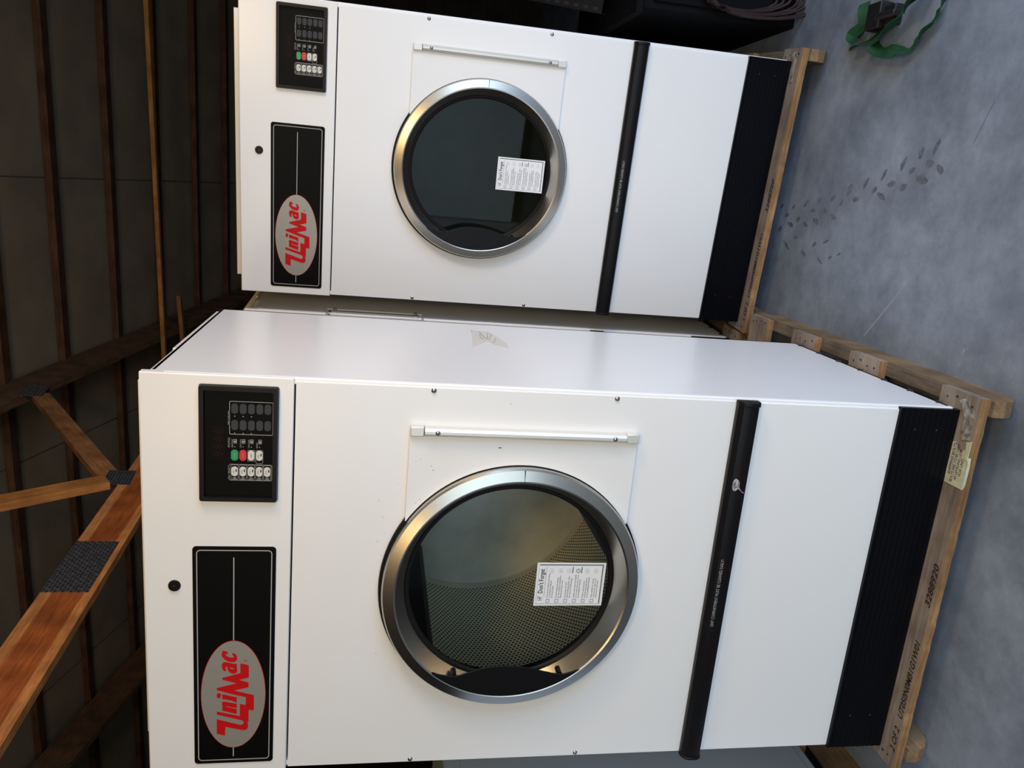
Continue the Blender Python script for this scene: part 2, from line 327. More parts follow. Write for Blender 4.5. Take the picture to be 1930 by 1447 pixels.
MARKS = [(1.43,1.275,1.44,1.266,1.428,1.267),(1.433,1.185,1.443,1.177,1.431,1.176),(1.448,1.096,1.462,1.087,1.446,1.086),(1.463,1.01,1.475,1.002,1.461,1.001),(1.473,0.926,1.486,0.918,1.47,0.916),(1.456,0.874,1.466,0.868,1.454,0.866),(1.427,0.963,1.433,0.948,1.421,0.953),(1.424,1.043,1.43,1.026,1.418,1.034),(1.388,1.137,1.398,1.123,1.384,1.126),(1.388,1.009,1.378,0.989,1.381,1.02),(1.408,0.904,1.399,0.89,1.404,0.913),(1.372,1.077,1.364,1.06,1.368,1.085),(1.365,1.185,1.358,1.16,1.359,1.193),(1.344,1.261,1.356,1.252,1.342,1.247),(1.4,1.222,1.408,1.207,1.395,1.212),(1.305,0.994,1.315,0.988,1.303,0.984),(1.322,0.922,1.331,0.902,1.319,0.918),(1.321,1.129,1.325,1.116,1.316,1.123),(1.268,1.056,1.256,1.039,1.265,1.065),(1.253,0.94,1.24,0.919,1.251,0.946),(1.271,0.877,1.277,0.867,1.268,0.87),(1.286,0.829,1.292,0.818,1.284,0.825),(1.288,1.191,1.272,1.164,1.285,1.198),(1.629,0.444,1.655,0.433,1.626,0.436),(1.612,0.505,1.63,0.498,1.609,0.496),(1.582,0.579,1.605,0.569,1.579,0.571),(1.582,0.46,1.591,0.446,1.574,0.447),(1.566,0.411,1.553,0.396,1.561,0.421),(1.539,0.481,1.53,0.453,1.528,0.487),(1.564,0.532,1.575,0.521,1.56,0.524),(1.551,0.663,1.571,0.654,1.549,0.656),(1.515,0.557,1.527,0.545,1.509,0.545),(1.521,0.751,1.544,0.74,1.519,0.742),(1.501,0.836,1.52,0.826,1.498,0.825),(1.503,0.697,1.514,0.688,1.5,0.688),(1.471,0.791,1.476,0.771,1.463,0.783),(1.484,0.656,1.474,0.633,1.477,0.663),(1.523,0.617,1.532,0.601,1.516,0.605)]

# ------------------------------------------------------------------ tumble dryer
W, H, D, HP = .976, 1.913, .80, .114
RC = (.490, 1.090)                  # door centre
def build_dryer(name, label, extras=True, rest=True):
    t = thing(name, label, 'tumble dryer')
    # cabinet: sides with a rolled bead near the front corner, top, back, base
    mb = MB(); hs = H-.016
    for x0, x1, sgn in ((.004, .014, -1), (W-.014, W-.002, 1)):
        mb.box((x0, .004, 0), (x1, D, hs), 'white')
        xo = x1 if sgn > 0 else x0
        prof = [(0, .004), (.0035, .006), (.005, .012), (.0035, .019), (0, .022), (-.004, .022), (-.004, .004)]
        mb.prism(prof, lambda a, b, z: (xo+sgn*a, b, z), .012, hs-.03, 'white', True)
    mb.box((.004, D-.012, 0), (W-.002, D, hs), 'white'); mb.box((.004, .03, hs-.01), (W-.002, D, hs), 'white'); mb.box((.004, .03, 0), (W-.002, D, .012), 'white')
    mb.box((.03, .105, hs), (W-.046, D-.05, H+.032), 'white'); mb.box((W-.016, .25, hs), (W-.005, D-.03, hs+.010), 'white')
    mb.box((.014, .04, .012), (.03, .052, 1.6), 'white'); mb.box((W-.03, .04, .012), (W-.014, .052, 1.6), 'white')
    mb.build('cabinet', t, .002)
    for i in range(7):
        c = MB(); y = .05+i*.115; c.box((W-.002, y, .006), (W+.002, y+.018, .012), 'ink'); c.box((W-.002, y+.006, .012), (W+.003, y+.012, .018), 'ink'); c.build('side_clip', t)
    # upper control panel
    mb = MB(); mb.box((-.004, -.002, 1.6025), (W+.001, .02, H), 'white'); mb.build('control_panel', t, .003, 3)
    # front panel with round opening
    mb = MB(); n = 72; R = .288; u0, u1, v0, v1 = .002, W-.0075, .586, 1.5985
    cir = [(RC[0]+R*math.cos(2*math.pi*i/n), RC[1]+R*math.sin(2*math.pi*i/n)) for i in range(n)]
    def edge(a):
        c, s = math.cos(a), math.sin(a); k = min(((u1 if c > 0 else u0)-RC[0])/c if abs(c) > 1e-6 else 9e9, ((v1 if s > 0 else v0)-RC[1])/s if abs(s) > 1e-6 else 9e9)
        return (RC[0]+k*c, RC[1]+k*s)
    angs = sorted([2*math.pi*i/n for i in range(n)]+[math.atan2(vv-RC[1], uu-RC[0]) % (2*math.pi) for uu in (u0, u1) for vv in (v0, v1)])
    vs = []
    for y in (0, .012):
        vs += [F(RC[0]+R*math.cos(a), RC[1]+R*math.sin(a), y) for a in angs]; vs += [F(*edge(a), y) for a in angs]
    q = len(angs); fs = []
    for i in range(q):
        j = (i+1) % q; fs += [[i, j, q+j, q+i], [2*q+i, 3*q+i, 3*q+j, 2*q+j], [i, 2*q+i, 2*q+j, j], [q+i, q+j, 3*q+j, 3*q+i]]
    mb.add(vs, fs, 'white')
    if extras:
        for u, v in ((.66, 1.40), (.62, 1.395), (.60, 1.41), (.585, 1.386), (.565, 1.4), (.70, 1.412), (.742, 1.37), (.31, 1.40), (.22, 1.35), (.94, 1.13)):
            s = random.uniform(.0008, .0017); mb.box((u, -.0004, v), (u+s, .001, v+s*1.3), 'fleck')
    fp = mb.build('front_panel', t, 0)
    mb = MB(); mb.box((.002, 0, .160), (W-.0075, .012, .545), 'white'); mb.build('lint_panel', t, .0015)
    for u, v in ((.963, 1.305), (.963, .885), (.0095, 1.303), (.0095, .878)):
        mb = MB(); mb.dome((u, 0, v), .0062, .004, 'screw'); mb.box((u-.003, -.0044, v-.0006), (u+.003, -.003, v+.0006), 'ink'); mb.build('panel_screw', t)
    # lock
    mb = MB(); mb.lathe([(.004, -.006), (.0125, -.006), (.0135, -.003), (.0135, .0), (.004, .0)], (.490, 1.85), 'black', 24); mb.lathe([(0, -.004), (.0055, -.004), (.0055, 0), (0, 0)], (.490, 1.85), 'steel_dark', 16)
    mb.build('lock', t)
    # keypad module
    mb = MB(); P = rrect(.695, 1.632, .957, 1.796, .005); n = len(P); Q = rrect(.7065, 1.6435, .9455, 1.7845, .002)
    vs = [F(a, b, 0) for a, b in P]+[F(a, b, -.013) for a, b in rrect(.697, 1.634, .955, 1.794, .005)]+[F(a, b, -.013) for a, b in Q]+[F(a, b, -.004) for a, b in Q]
    fs = []
    for k in range(3):
        for i in range(n): j = (i+1) % n; fs.append([k*n+i, k*n+j, (k+1)*n+j, (k+1)*n+i])
    fs.append(list(range(3*n, 4*n))); mb.add(vs, fs, 'black'); kp = mb.build('keypad', t)
    y0, y1 = -.004, -.0046
    mb = MB(); mb.box((.7066, -.0038, 1.6436), (.9454, -.0043, 1.7844), 'blackface')
    yf = -.0043; e = .0004
    def outline(u0, v0, u1, v1, r, wd, mat='thin'): ring_outline(mb, rrect(u0, v0, u1, v1, r, 3), wd, F, yf, yf-e, mat)
    outline(.848, 1.644, .922, 1.7338, .003, .0011); outline(.7435, 1.645, .7808, 1.734, .003, .0009)
    for u0, u1, s in ((.870, .8996, 'PROGRAM'),): 
        mb.box((u0-.001, yf-e-.0002, 1.7325), (u1+.001, yf, 1.736), 'blackface'); mb.text(s, .0062, (u0, yf-.0008, 1.7322), XD, ZD, 'thin', width=u1-u0)
    mb.box((.7455, yf-e-.0002, 1.7322), (.778, yf, 1.7352), 'blackface'); mb.text('ON / SELECT', .0062, (.7458, yf-.0008, 1.7318), XD, ZD, 'thin', width=.0317)
    mb.text('STATUS', .0062, (.8187, yf-e, 1.7322), XD, ZD, 'thin', width=.0214)
    rows = [1.7227, 1.7056, 1.6887, 1.6717, 1.6551]
    for s, v in zip(('HEATING', 'COOL DOWN', 'LOAD DOOR', 'RESET'), rows):
        mb.text(s, .0042, (.8187, yf-e, v+.0035), XD, ZD, 'thin', width=.0185 if len(s) > 5 else .013)
        mb.box((.8195, yf-e, v-.001), (.8213, yf, v+.0008), 'thin'); ring_outline(mb, rrect(.828, v-.0045, .8375, v+.0022, .001, 2), .0009, F, yf, yf-e, 'thin'); mb.box((.8305, yf-e, v-.003), (.834, yf, v+.001), 'thin')
    for k, v in enumerate(rows):
        outline(.7452, v-.0076, .7795, v+.0076, .003, .0007); mb.box((.7480, yf-e, v-.0012), (.7500, yf, v+.0012), 'thin'); outline(.7470, v-.004, .7515, v+.004, .0015, .0006)
        if k < 3:
            for u in (.8510, .8887): mb.box((u-.0009, yf-e, v-.001), (u+.0009, yf, v+.001), 'inkwhite')
    outline(.783, 1.664, .8135, 1.6793, .003, .0007); outline(.7885, 1.681, .8135, 1.696, .001, .0007)
    mb.build('keypad_print', kp)
    def key(u, v, ru, rv, mat, name='key', words=None):
        k = MB(); k.prism(rrect(u-ru, v-rv, u+ru, v+rv, rv*.88, 5), F, yf, -.0056, mat)
        if words: k.text(words, .0042, (u, -.0058, v-.0016), XD, ZD, 'inkwhite' if mat in ('key_red', 'key_green') else 'ink', align='CENTER')
        elif mat == 'key_dark': k.box((u-.006, -.0057, v-.0006), (u+.003, -.0054, v+.0012), 'ink')
        else: k.box((u-.001, -.0057, v-.0048), (u+.005, -.0054, v-.0022), 'ink'); k.text('HIGH', .0034, (u-.001, -.0058, v+.001), XD, ZD, 'ink', align='CENTER')
        return k.build(name, kp)
    for i, v in enumerate(rows):
        for u in (.9058, .8693): key(u, v, .0112, .0068, 'key_dark')
        key(.7646, v, .0108, .0066, 'key_light')
    key(.8015, rows[0], .0122, .0074, 'key_green', 'start_key', 'START'); key(.8015, rows[1], .0122, .0074, 'key_red', 'stop_key', 'STOP')
    key(.8015, rows[2], .0112, .0066, 'key_light', 'key', 'EXIT'); key(.8015, rows[3], .0112, .0066, 'key_light')
    mb = MB(); mb.box((.792, yf, 1.7432), (.867, yf-.0006, 1.7685), 'display')
    segs = [(0, 0, 1, .12), (0, .44, 1, .56), (0, .88, 1, 1), (0, 0, .16, 1), (.84, 0, 1, 1)]
    for k in range(4):
        u = .7985+k*.0168
        for a, b, c, d2 in segs: mb.box((u+a*.0098, yf-.0006, 1.7478+b*.0160), (u+c*.0098, yf-.0009, 1.7478+d2*.0160), 'segment')
    mb.build('display', kp)
    # brand plate
    mb = MB(); mb.prism(rrect(.022, 1.6335, .586, 1.8115, .008), F, 0, -.004, 'blackface'); bp = mb.build('brand_plate', t)
    mb = MB(); ring_outline(mb, rrect(.030, 1.6415, .578, 1.8035, .009, 6), .0022, F, -.004, -.0044, 'thin')
    mb.box((.350, -.004, 1.7228), (.560, -.0044, 1.7252), 'thin'); mb.box((.040, -.004, 1.7228), (.0655, -.0044, 1.7252), 'thin'); mb.build('plate_lines', bp)
    mb = MB(); el = lambda k: [(.208+(.1435-k)*math.cos(2*math.pi*i/72), 1.724+(.0722-k)*math.sin(2*math.pi*i/72)) for i in range(72)]
    mb.prism(el(0), F, -.004, -.0044, 'red'); mb.prism(el(.0012), F, -.0044, -.0048, 'silver')
    for k in ('m', 'n', 'i', 'c', 'a'): mb.prism(LOGO[k], F, -.0048, -.0052, 'red')
    mb.prism(LOGO['ah'], F, -.0052, -.0054, 'silver')
    mb.prism([(.2078+.0071*math.cos(a*.35), 1.7562+.0049*math.sin(a*.35)) for a in range(18)], F, -.0048, -.0052, 'red')
    mb.text('®', .010, (.2952, -.005, 1.6935), XD, ZD, 'red'); mb.build('logo', bp)
    # door assembly
    mb = MB(); rr = .309; a1 = math.acos((.657-RC[0])/rr)
    P = [(.862, .827), (.862, 1.352), (.657, 1.352)]+[(RC[0]+rr*math.cos(a1*(1-2*i/40)), RC[1]+rr*math.sin(a1*(1-2*i/40))) for i in range(41)]+[(.657, .827)]
    n = len(P); vs = [F(a, b, -.0105) for a, b in P]+[F(a, b, -.0015) for a, b in P]
    # front as triangle strips against the hinge edge (concave outline)
    mb.add(vs, [[i, (i+1) % n, n+(i+1) % n, n+i] for i in range(n)], 'white2')
    arc = P[3:44]
    for y in (-.0105, -.0015):
        m = len(arc); vv = [F(a, b, y) for a, b in arc]+[F(.862, 1.352-(1.352-.827)*i/(m-1), y) for i in range(m)]
        mb.add(vv, [[i, i+1, m+i+1, m+i] for i in range(m-1)]+[], 'white2')
        mb.add([F(.657, 1.352, y), F(.862, 1.352, y), F(*arc[0], y)], [[0, 1, 2]], 'white2'); mb.add([F(.657, .827, y), F(.862, .827, y), F(*arc[-1], y)], [[0, 1, 2]], 'white2')
    if extras:
        for u, v in ((.80, 1.335), (.805, 1.325), (.79, 1.30), (.78, 1.295), (.70, 1.33), (.71, 1.322), (.86, 1.34), (.69, 1.29)): s = random.uniform(.001, .002); mb.box((u, -.0109, v), (u+s, -.0102, v+s), 'fleck')
        mb.box((.838, -.0109, 1.145), (.840, -.0102, 1.152), 'fleck')
    door = mb.build('door', t)
    mb = MB(); mb.lathe([(.286, -.0005), (.286, -.010), (.313, -.010), (.3145, -.006), (.3135, -.0005)], RC, 'seal', 112); mb.build('door_seal', door)
    mb = MB(); prof = [(.300, -.008), (.3065, -.010), (.3075, -.028), (.304, -.0335), (.280, -.0395), (.276, -.0375), (.2525, .006), (.2525, .012), (.262, .012), (.272, -.005)]
    mb.lathe(prof, RC, 'steel', 144)
    mb.box((RC[0]+.279, -.0400, RC[1]-.0004), (RC[0]+.3055, -.0325, RC[1]+.0004), 'ink'); ring = mb.build('door_ring', door)
    mb = MB(); mb.lathe([(.2525, .012), (.2525, .005), (.2505, .003), (.2485, .003), (.246, .0045), (.243, .008), (.243, .014)], RC, 'seal', 112); mb.build('gasket', door)
    mb = MB(); mb.lathe([(0, .0085), (.2445, .0085), (.2445, .0125), (0, .0125)], RC, 'glass' if extras else 'glass_dark', 72); mb.build('door_glass', door)
    # pull handle, a black plate with a wavy edge across the left of the ring
    wave = [(.281, 1.267), (.275, 1.253), (.2695, 1.228), (.2705, 1.203), (.280, 1.178), (.2895, 1.151), (.294, 1.124), (.295, 1.096), (.293, 1.062), (.287, 1.028), (.279, .999), (.2715, .972), (.2695, .945), (.275, .925), (.283, .906)]
    a0 = math.atan2(1.267-RC[1], .281-RC[0]); a1 = math.atan2(.906-RC[1], .283-RC[0])+2*math.pi
    mb = MB(); NN = 40
    def along(pts, f):
        x = f*(len(pts)-1); i = min(int(x), len(pts)-2); g = x-i
        return (pts[i][0]*(1-g)+pts[i+1][0]*g, pts[i][1]*(1-g)+pts[i+1][1]*g)
    A = [along(wave, i/NN) for i in range(NN+1)]; Bq = [(RC[0]+.2795*math.cos(a0+(a1-a0)*i/NN), RC[1]+.2795*math.sin(a0+(a1-a0)*i/NN)) for i in range(NN+1)]
    for s in range(1, NN):
        pass
    vs = [F(a, b, -.0385) for a, b in A]+[F(a, b, -.0385) for a, b in Bq]+[F(a, b, -.0345) for a, b in A]+[F(a, b, -.0345) for a, b in Bq]; q = NN+1; fs = []
    for i in range(NN): fs += [[i, i+1, q+i+1, q+i], [2*q+i, 3*q+i, 3*q+i+1, 2*q+i+1], [i, 2*q+i, 2*q+i+1, i+1], [q+i, q+i+1, 3*q+i+1, 3*q+i]]
    mb.add(vs, fs, 'black')
    dh = mb.build('door_handle', door, .0008)
    for v in (1.215, .955): mb = MB(); mb.lathe([(0, -.034), (.007, -.034), (.007, -.010), (0, -.010)], (.268, v), 'black', 12); mb.build('handle_stud', door)
    # hinge bar
    mb = MB(); prof = [(-.010, .0), (-.0112, -.012), (-.0085, -.020), (-.003, -.0245), (.003, -.0245), (.0085, -.020), (.0112, -.012), (.010, .0)]
    mb.prism(prof, lambda a, b, z: (.8725+a, b, z), .8575, 1.3205, 'offwhite', True); hb = mb.build('hinge_bar', door)
    for z0, z1 in ((1.322, 1.352), (.826, .856)):
        mb = MB(); mb.box((.8615, -.019, z0), (.8835, 0, z1), 'offwhite'); mb.build('hinge_cap', door, .002)
    for v in (1.292, .885):
        mb = MB(); mb.dome((.8725, -.0235, v), .0060, .0045, 'screw'); mb.box((.8695, -.0284, v-.0006), (.8755, -.026, v+.0006), 'ink'); mb.build('hinge_screw', door)
    # notice stuck on the glass
    mb = MB(); su, sv = .430, .857
    mb.box((su, .0075, sv), (su+.115, .0085, sv+.1715), 'paper'); ys = .0072
    mb.text("Don't Forget", .0165, (su+.034, ys, sv+.1525), XD, ZD, 'ink', width=.065, bold=.0003); mb.box((su+.024, ys, sv+.1475), (su+.105, .0076, sv+.1481), 'ink')
    def obox(u, v, s, wd=.0011): ring_outline(mb, [(u, v), (u+s, v), (u+s, v+s), (u, v+s)], wd, F, .0076, ys, 'ink')
    obox(su+.014, sv+.153, .0095, .0009); mb.prism([(su+.016, sv+.158), (su+.019, sv+.1545), (su+.027, sv+.165), (su+.019, sv+.1575)], F, .0076, ys-.0002, 'ink')
    lines = (('Connect all utilities according', 'to Installation Manual', 'and local codes.'), ('Provide venting and makeup', 'air according to Installation', 'Manual and local codes.'), ('Level machine. DO NOT', 'discard shipping bolts. They', 'are used as leveling legs.'), ('Cylinder must rotate CLOCKWISE', 'in non-reversing mode. If not,', 'see Installation Manual.'), ('Perform all preventive', 'and final operating checks', 'in the Installation Manual.'), ('Clean cylinder by running', 'a load of wet rags to use', 'maintenance load cycle.'))
    for k, ls in enumerate(lines):
        v = sv+.137-k*.0222; obox(su+.0085, v-.004, .0088, .0012)
        for j, s in enumerate(ls): mb.text(s, .0056, (su+.021, ys, v+.0010-j*.0058), XD, ZD, 'ink', width=len(s)*.0021)
        cx, cz = su+.094, v-.002
        ring_outline(mb, [(cx+.0055*math.cos(i*.5236), cz+.0055*math.sin(i*.5236)) for i in range(12)], .0006 if k != 3 else .0012, F, .0076, ys, 'thin' if k != 3 else 'ink')
        mb.box((cx-.003, ys, cz-.001), (cx+.002, .0076, cz+.0004), 'thin')
        if k in (2, 3): mb.box((su+.088, ys, v-.0115), (su+.104, .0076, v-.0095), 'ink')
    ring_outline(mb, [(su+.005, sv+.005), (su+.111, sv+.005), (su+.111, sv+.1665), (su+.005, sv+.1665)], .0006, F, .0076, ys, 'ink')
    mb.box((su+.006, ys, sv+.0065), (su+.110, .0076, sv+.0085), 'ink'); mb.box((su+.1085, ys, sv+.008), (su+.110, .0076, sv+.165), 'ink')
    mb.build('notice_sticker', door)
    # drum
    R, y0, y1 = .40, .055, .71; circ = 2*math.pi*R
    mb = MB(); mb.lathe([(R, y0+.01), (R, y1)], RC, 'drum_perf', 96, closed=False, uv=(round(circ/.0125), 1/.0125/1.732)); drum = mb.build('drum', t)
    mb = MB(); mb.lathe([(0, y1+.004), (.1, y1+.004), (R-.05, y1+.004), (R-.016, y1+.004), (R-.012, y1+.0035), (R-.004, y1-.004), (R, y1-.012)], RC, 'drum_plain', 96, closed=False); mb.build('drum_back', drum)
    mb = MB(); mb.lathe([(.262, .016), (.262, .05), (.42, .05), (.42, .10)], RC, 'dark', 72, closed=False); mb.build('drum_front', drum)
    for ang in (146, 26, 266):
        a = math.radians(ang); mb = MB(); ca, sa = math.cos(a), math.sin(a)
        prof = [(R+.002, -.05), (R-.10, -.008), (R-.104, 0), (R-.10, .008), (R+.002, .05)]
        mb.prism(prof, lambda r, s, y: (RC[0]+r*ca-s*sa, y, RC[1]+r*sa+s*ca), .06, .705, 'steel_dark'); mb.build('drum_baffle', drum)
    # lint compartment handle
    mb = MB(); prof = [(0, .540), (-.016, .5405), (-.026, .546), (-.030, .556), (-.030, .572), (-.026, .584), (-.014, .5925), (-.004, .593), (0, .592)]
    mb.prism(prof, lambda a, b, x: (x, a, b), .002, .968, 'black', True); lh = mb.build('lint_handle', t)
    for x0, x1 in ((-.003, .004), (.964, .9745)):
        mb = MB(); mb.prism([(y*1.06-.001*(y < 0), z+(.0015 if z > .56 else -.0015)) for y, z in prof], lambda a, b, x: (x, a, b), x0, x1, 'black', True); mb.build('handle_end_cap', lh, .002)
    mb = MB(); mb.text('LINT COMPARTMENT MUST BE CLEANED DAILY!', .012, (.392, -.0304, .5715), XD, ZD, 'inkwhite', width=.183); mb.build('handle_print', lh)
    if extras:
        mb = MB(); pts = [(.771+.0155*math.cos(a)*(1+.12*math.sin(3*a)), .5745+.0095*math.sin(a)) for a in [i*.35 for i in range(18)]]
        mb.prism(pts, F, -.0301, -.0306, 'scuff'); mb.prism([(.762, .568), (.752, .556), (.750, .549), (.754, .556), (.766, .566)], F, -.0301, -.0306, 'scuff'); mb.build('scuff_mark', lh)
    # ribbed kick plate
    mb = MB(); prof = [(.01, .0005), (-.007, .0005)]
    for i in range(10): z = .006+i*.0152; prof += [(-.0085, z), (-.0085, z+.010), (-.0072, z+.011), (-.0072, z+.014)]
    prof += [(-.010, .1585), (-.012, .1612), (-.009, .1635), (.01, .1635)]
    mb.prism(prof, lambda a, b, x: (x, a, b), 0, W-.001, 'blackgloss'); kk = mb.build('kick_plate', t)
    for u in (.10, .92):
        for v in (.055, .115):
            mb = MB(); mb.dome((u, -.0085, v), .003, .002, 'steel_dark', 8); mb.build('kick_plate_screw', kk)
    if extras:
        mb = MB(); X1 = W-.002
        G = lambda a, b, x: (x, a, b)
        mb.prism([(.683, 1.147), (.675, 1.10), (.62, 1.082), (.50, 1.065), (.44, 1.068), (.47, 1.10), (.53, 1.118), (.45, 1.165), (.40, 1.178), (.55, 1.158)], G, X1, X1+.0006, 'residue')
        for pl in ([(.676, 1.122), (.64, 1.124), (.575, 1.118), (.56, 1.117)], [(.63, 1.126), (.585, 1.131), (.55, 1.126)], [(.665, 1.098), (.60, 1.108), (.55, 1.113)], [(.648, 1.092), (.60, 1.095)], [(.575, 1.087), (.53, 1.095), (.51, 1.107)], [(.60, 1.10), (.54, 1.11)], [(.52, 1.099), (.50, 1.102)], [(.683, 1.146), (.66, 1.147)]):
            for (a, b), (c, d2) in zip(pl, pl[1:]): mb.prism([(a, b), (c, d2), (c-.004, d2+.0016), (a-.004, b+.0022)], G, X1+.0006, X1+.001, 'residue_dark')
        mb.build('tape_residue', t)
    return t
def kids(o): return [c for c in bpy.data.objects if c.parent == o]
def copy_tree(o, parent=None, skip=()):
    c = o.copy(); COL.objects.link(c)
    if parent: c.parent = parent; c.matrix_parent_inverse = o.matrix_parent_inverse
    for ch in kids(o):
        if ch.name.split('.')[0] not in skip: copy_tree(ch, c, skip)
    return c
GD = 'white tumble dryers on pallets'
d1 = build_dryer('tumble_dryer', 'nearest white tumble dryer, its large round door showing a pale perforated drum inside')
d1['group'] = GD; d1.location = (0, 0, HP+.001)
random.seed(3)
d2 = build_dryer('tumble_dryer', 'white tumble dryer farther back on the right, with dark door glass hiding its drum', extras=False)
d2['group'] = GD; d2.location = (.9666, 1.266, HP+.003); d2.rotation_euler.z = -.0993
d3 = copy_tree(d2)
d3['label'] = 'white tumble dryer behind the nearest one, only its shaded side showing in the gap'
d3.location = (-.086, 1.376, HP+.001); d3.rotation_euler.z = -.066
mb = MB()
mb.box((W-.003, -.045, 1.255), (W+.004, .07, 1.262), 'offwhite'); mb.box((W-.003, -.045, 1.612), (W+.004, .07, 1.62), 'offwhite')
mb.box((W-.003, .062, 1.255), (W+.006, .070, 1.62), 'offwhite'); mb.box((W-.003, -.045, 1.255), (W+.006, -.037, 1.62), 'offwhite'); mb.box((W-.003, -.04, 1.26), (W-.0005, .065, 1.615), 'white')
mb.box((W-.0006, .052, 1.268), (W+.0008, .060, 1.606), 'ink'); mb.box((W-.0006, -.036, 1.604), (W+.0008, .058, 1.611), 'ink')
mb.build('side_bracket', d3, .001)
for z in (1.285, 1.59):
    mb = MB(); mb.box((W-.001, .045, z-.006), (W+.010, .062, z+.006), 'screw'); mb.box((W-.001, .0, z-.009), (W+.006, .02, z+.009), 'offwhite'); mb.build('bracket_clip', d3, .001)

# ------------------------------------------------------------------ pallets
def build_pallet(label, writing, extra=None, loc=(0, 0, 0), rz=0):
    t = thing('wooden_pallet', label, 'pallet', loc, rz, 'wooden pallets under the machines')
    zt, zb = HP, HP-.025
    for k, (y0, y1) in enumerate(((-.066, .074), (.337, .485), (.688, .834), (1.02, 1.155))):
        xa, xb = (-.03, 1.0195) if k == 0 else (-.012+random.uniform(-.006, .006), 1.019+random.uniform(-.004, .002))
        mb = MB(); nx = 60; vs = []
        rnd = [random.uniform(-.0012, .0012) for _ in range(nx+1)]
        for i in range(nx+1):
            x = xa+(xb-xa)*i/nx; wv = rnd[i]
            vs += [(x, y0+wv, zb), (x, y1+wv*.5, zb), (x, y1+wv*.5, zt), (x, y0+wv*.6, zt)]
        for i in range(nx):
            o = i*4; q = o+4
            mb.add([vs[o], vs[o+3], vs[q+3], vs[q]], [[0, 1, 2, 3]], 'board_edge'); mb.add([vs[o+3], vs[o+2], vs[q+2], vs[q+3]], [[0, 1, 2, 3]], 'top_weathered')
            mb.add([vs[o+2], vs[o+1], vs[q+1], vs[q+2]], [[0, 1, 2, 3]], 'top_weathered'); mb.add([vs[o], vs[q], vs[q+1], vs[o+1]], [[0, 1, 2, 3]], 'top_weathered')
        mb.add(vs[:4], [[0, 1, 2, 3]], 'top_weathered'); mb.add(vs[-4:], [[3, 2, 1, 0]], 'top_weathered')
        if k == 0 and writing:
            for s, x, wd, yb in writing: mb.text(s, .027, (x, yb, zt+.0006), XD, YD, 'marker', width=wd, shear=.25, bold=.0006)
        b = mb.build('deck_board', t)
        for sx in (.998, -.006 if k == 0 else .022):
            for j in range(4):
                c = MB(); cx = sx+random.uniform(-.008, .006); cy = y0+.022+j*(y1-y0-.044)/3+random.uniform(-.006, .006); r = random.uniform(.0025, .004)
                c.prism([(cx+r*math.cos(i*.785), cy+r*math.sin(i*.785)*1.3) for i in range(8)], lambda a, bb, z: (a, bb, z), zt-.002, zt+.0005, 'ink'); c.build('nail_head', b)
    for x0, x1 in ((.003, .043), (.978, 1.018)):
        prof = [(-.078, zb), (-.082, zb-.03), (-.070, zb-.058), (-.045, .012), (-.02, 0), (1.13, 0), (1.155, .03), (1.155, zb)]
        mb = MB(); n = len(prof); vs = [(x0, a, b) for a, b in prof]+[(x1, a, b) for a, b in prof]
        mb.add(vs, [list(range(n))[::-1], [i+n for i in range(n)]], 'runner_side')
        for i in range(n): j = (i+1) % n; mb.add([vs[i], vs[j], vs[n+j], vs[n+i]], [[0, 1, 2, 3]], 'runner_top' if i in (n-1,) else 'runner_side')
        mb.build('runner', t, .003)
    return t
wr = [('2 OF 2', .018, .075, -.060), ('UT050N0MB1G1W01', .122, .232, -.060), ('3288920', .456, .120, -.060)]
p1 = build_pallet('wooden pallet under the nearest dryer, with a torn yellow paper tag on its front board', wr)
mb = MB(); zt = HP
mb.prism([(.787, -.008), (.788, -.0665), (.82, -.0665), (.857, -.0675), (.885, -.066), (.884, -.045), (.872, -.038), (.895, -.016), (.893, -.004)], lambda a, b, z: (a, b, z), zt+.0006, zt+.0012, 'tag')
mb.prism([(.862, -.067), (.912, -.0675), (.906, -.052), (.866, -.058)], lambda a, b, z: (a, b, z), zt+.0012, zt+.003, 'tag')
mb.prism([(.787, -.0665), (.80, -.0705), (.85, -.0712), (.87, -.068), (.857, -.0665)], lambda a, b, z: (a, b, z), zt-.006, zt+.0012, 'tag')
for j, (s, x, wd) in enumerate((('SHIPPING BOLTS', .811, .082), ('BOLTS ARE TO BE USED', .795, .098), ('AS LEVELING LEGS', .803, .080), ('FOR UNIT', .818, .045))):
    mb.text(s, .0125, (x, -.021-j*.0118, zt+.0013), XD, YD, 'ink', width=wd, bold=.0002)
mb.build('paper_tag', p1)
mb = MB(); mb.prism([(.998, .004), (1.006, -.012), (1.004, -.030), (.992, -.034), (.985, -.050), (.955, -.056), (.912, -.056), (.905, -.034), (.93, -.022), (.96, -.026), (.978, -.012)], lambda a, b, z: (a, b, z), zt+.0006, zt+.0014, 'stain')
mb.build('torn_film', p1)
p2 = build_pallet('wooden pallet under the farther dryer, strip of pale torn film at its right end', [('1 OF 2', .018, .075, -.060), ('UT050N0MB1G1W01', .112, .25, -.060), ('3288720', .44, .125, -.060)], loc=(.9666, 1.266, 0), rz=-.0993)
mb = MB(); mb.prism([(1.002, .01), (1.008, -.02), (.995, -.034), (.95, -.03), (.905, -.036), (.90, -.018), (.935, -.006), (.975, -.010)], lambda a, b, z: (a, b, z), zt+.0006, zt+.002, 'stain'); mb.build('torn_film', p2)
p3 = build_pallet('wooden pallet end in the gap between the two front dryers, white latch strip on it', None, loc=(-.086, 1.376, 0), rz=-.066)
mb = MB(); mb.box((.93, -.058, HP), (.975, -.044, HP+.006), 'paper'); mb.build('latch_strip', p3, .002)

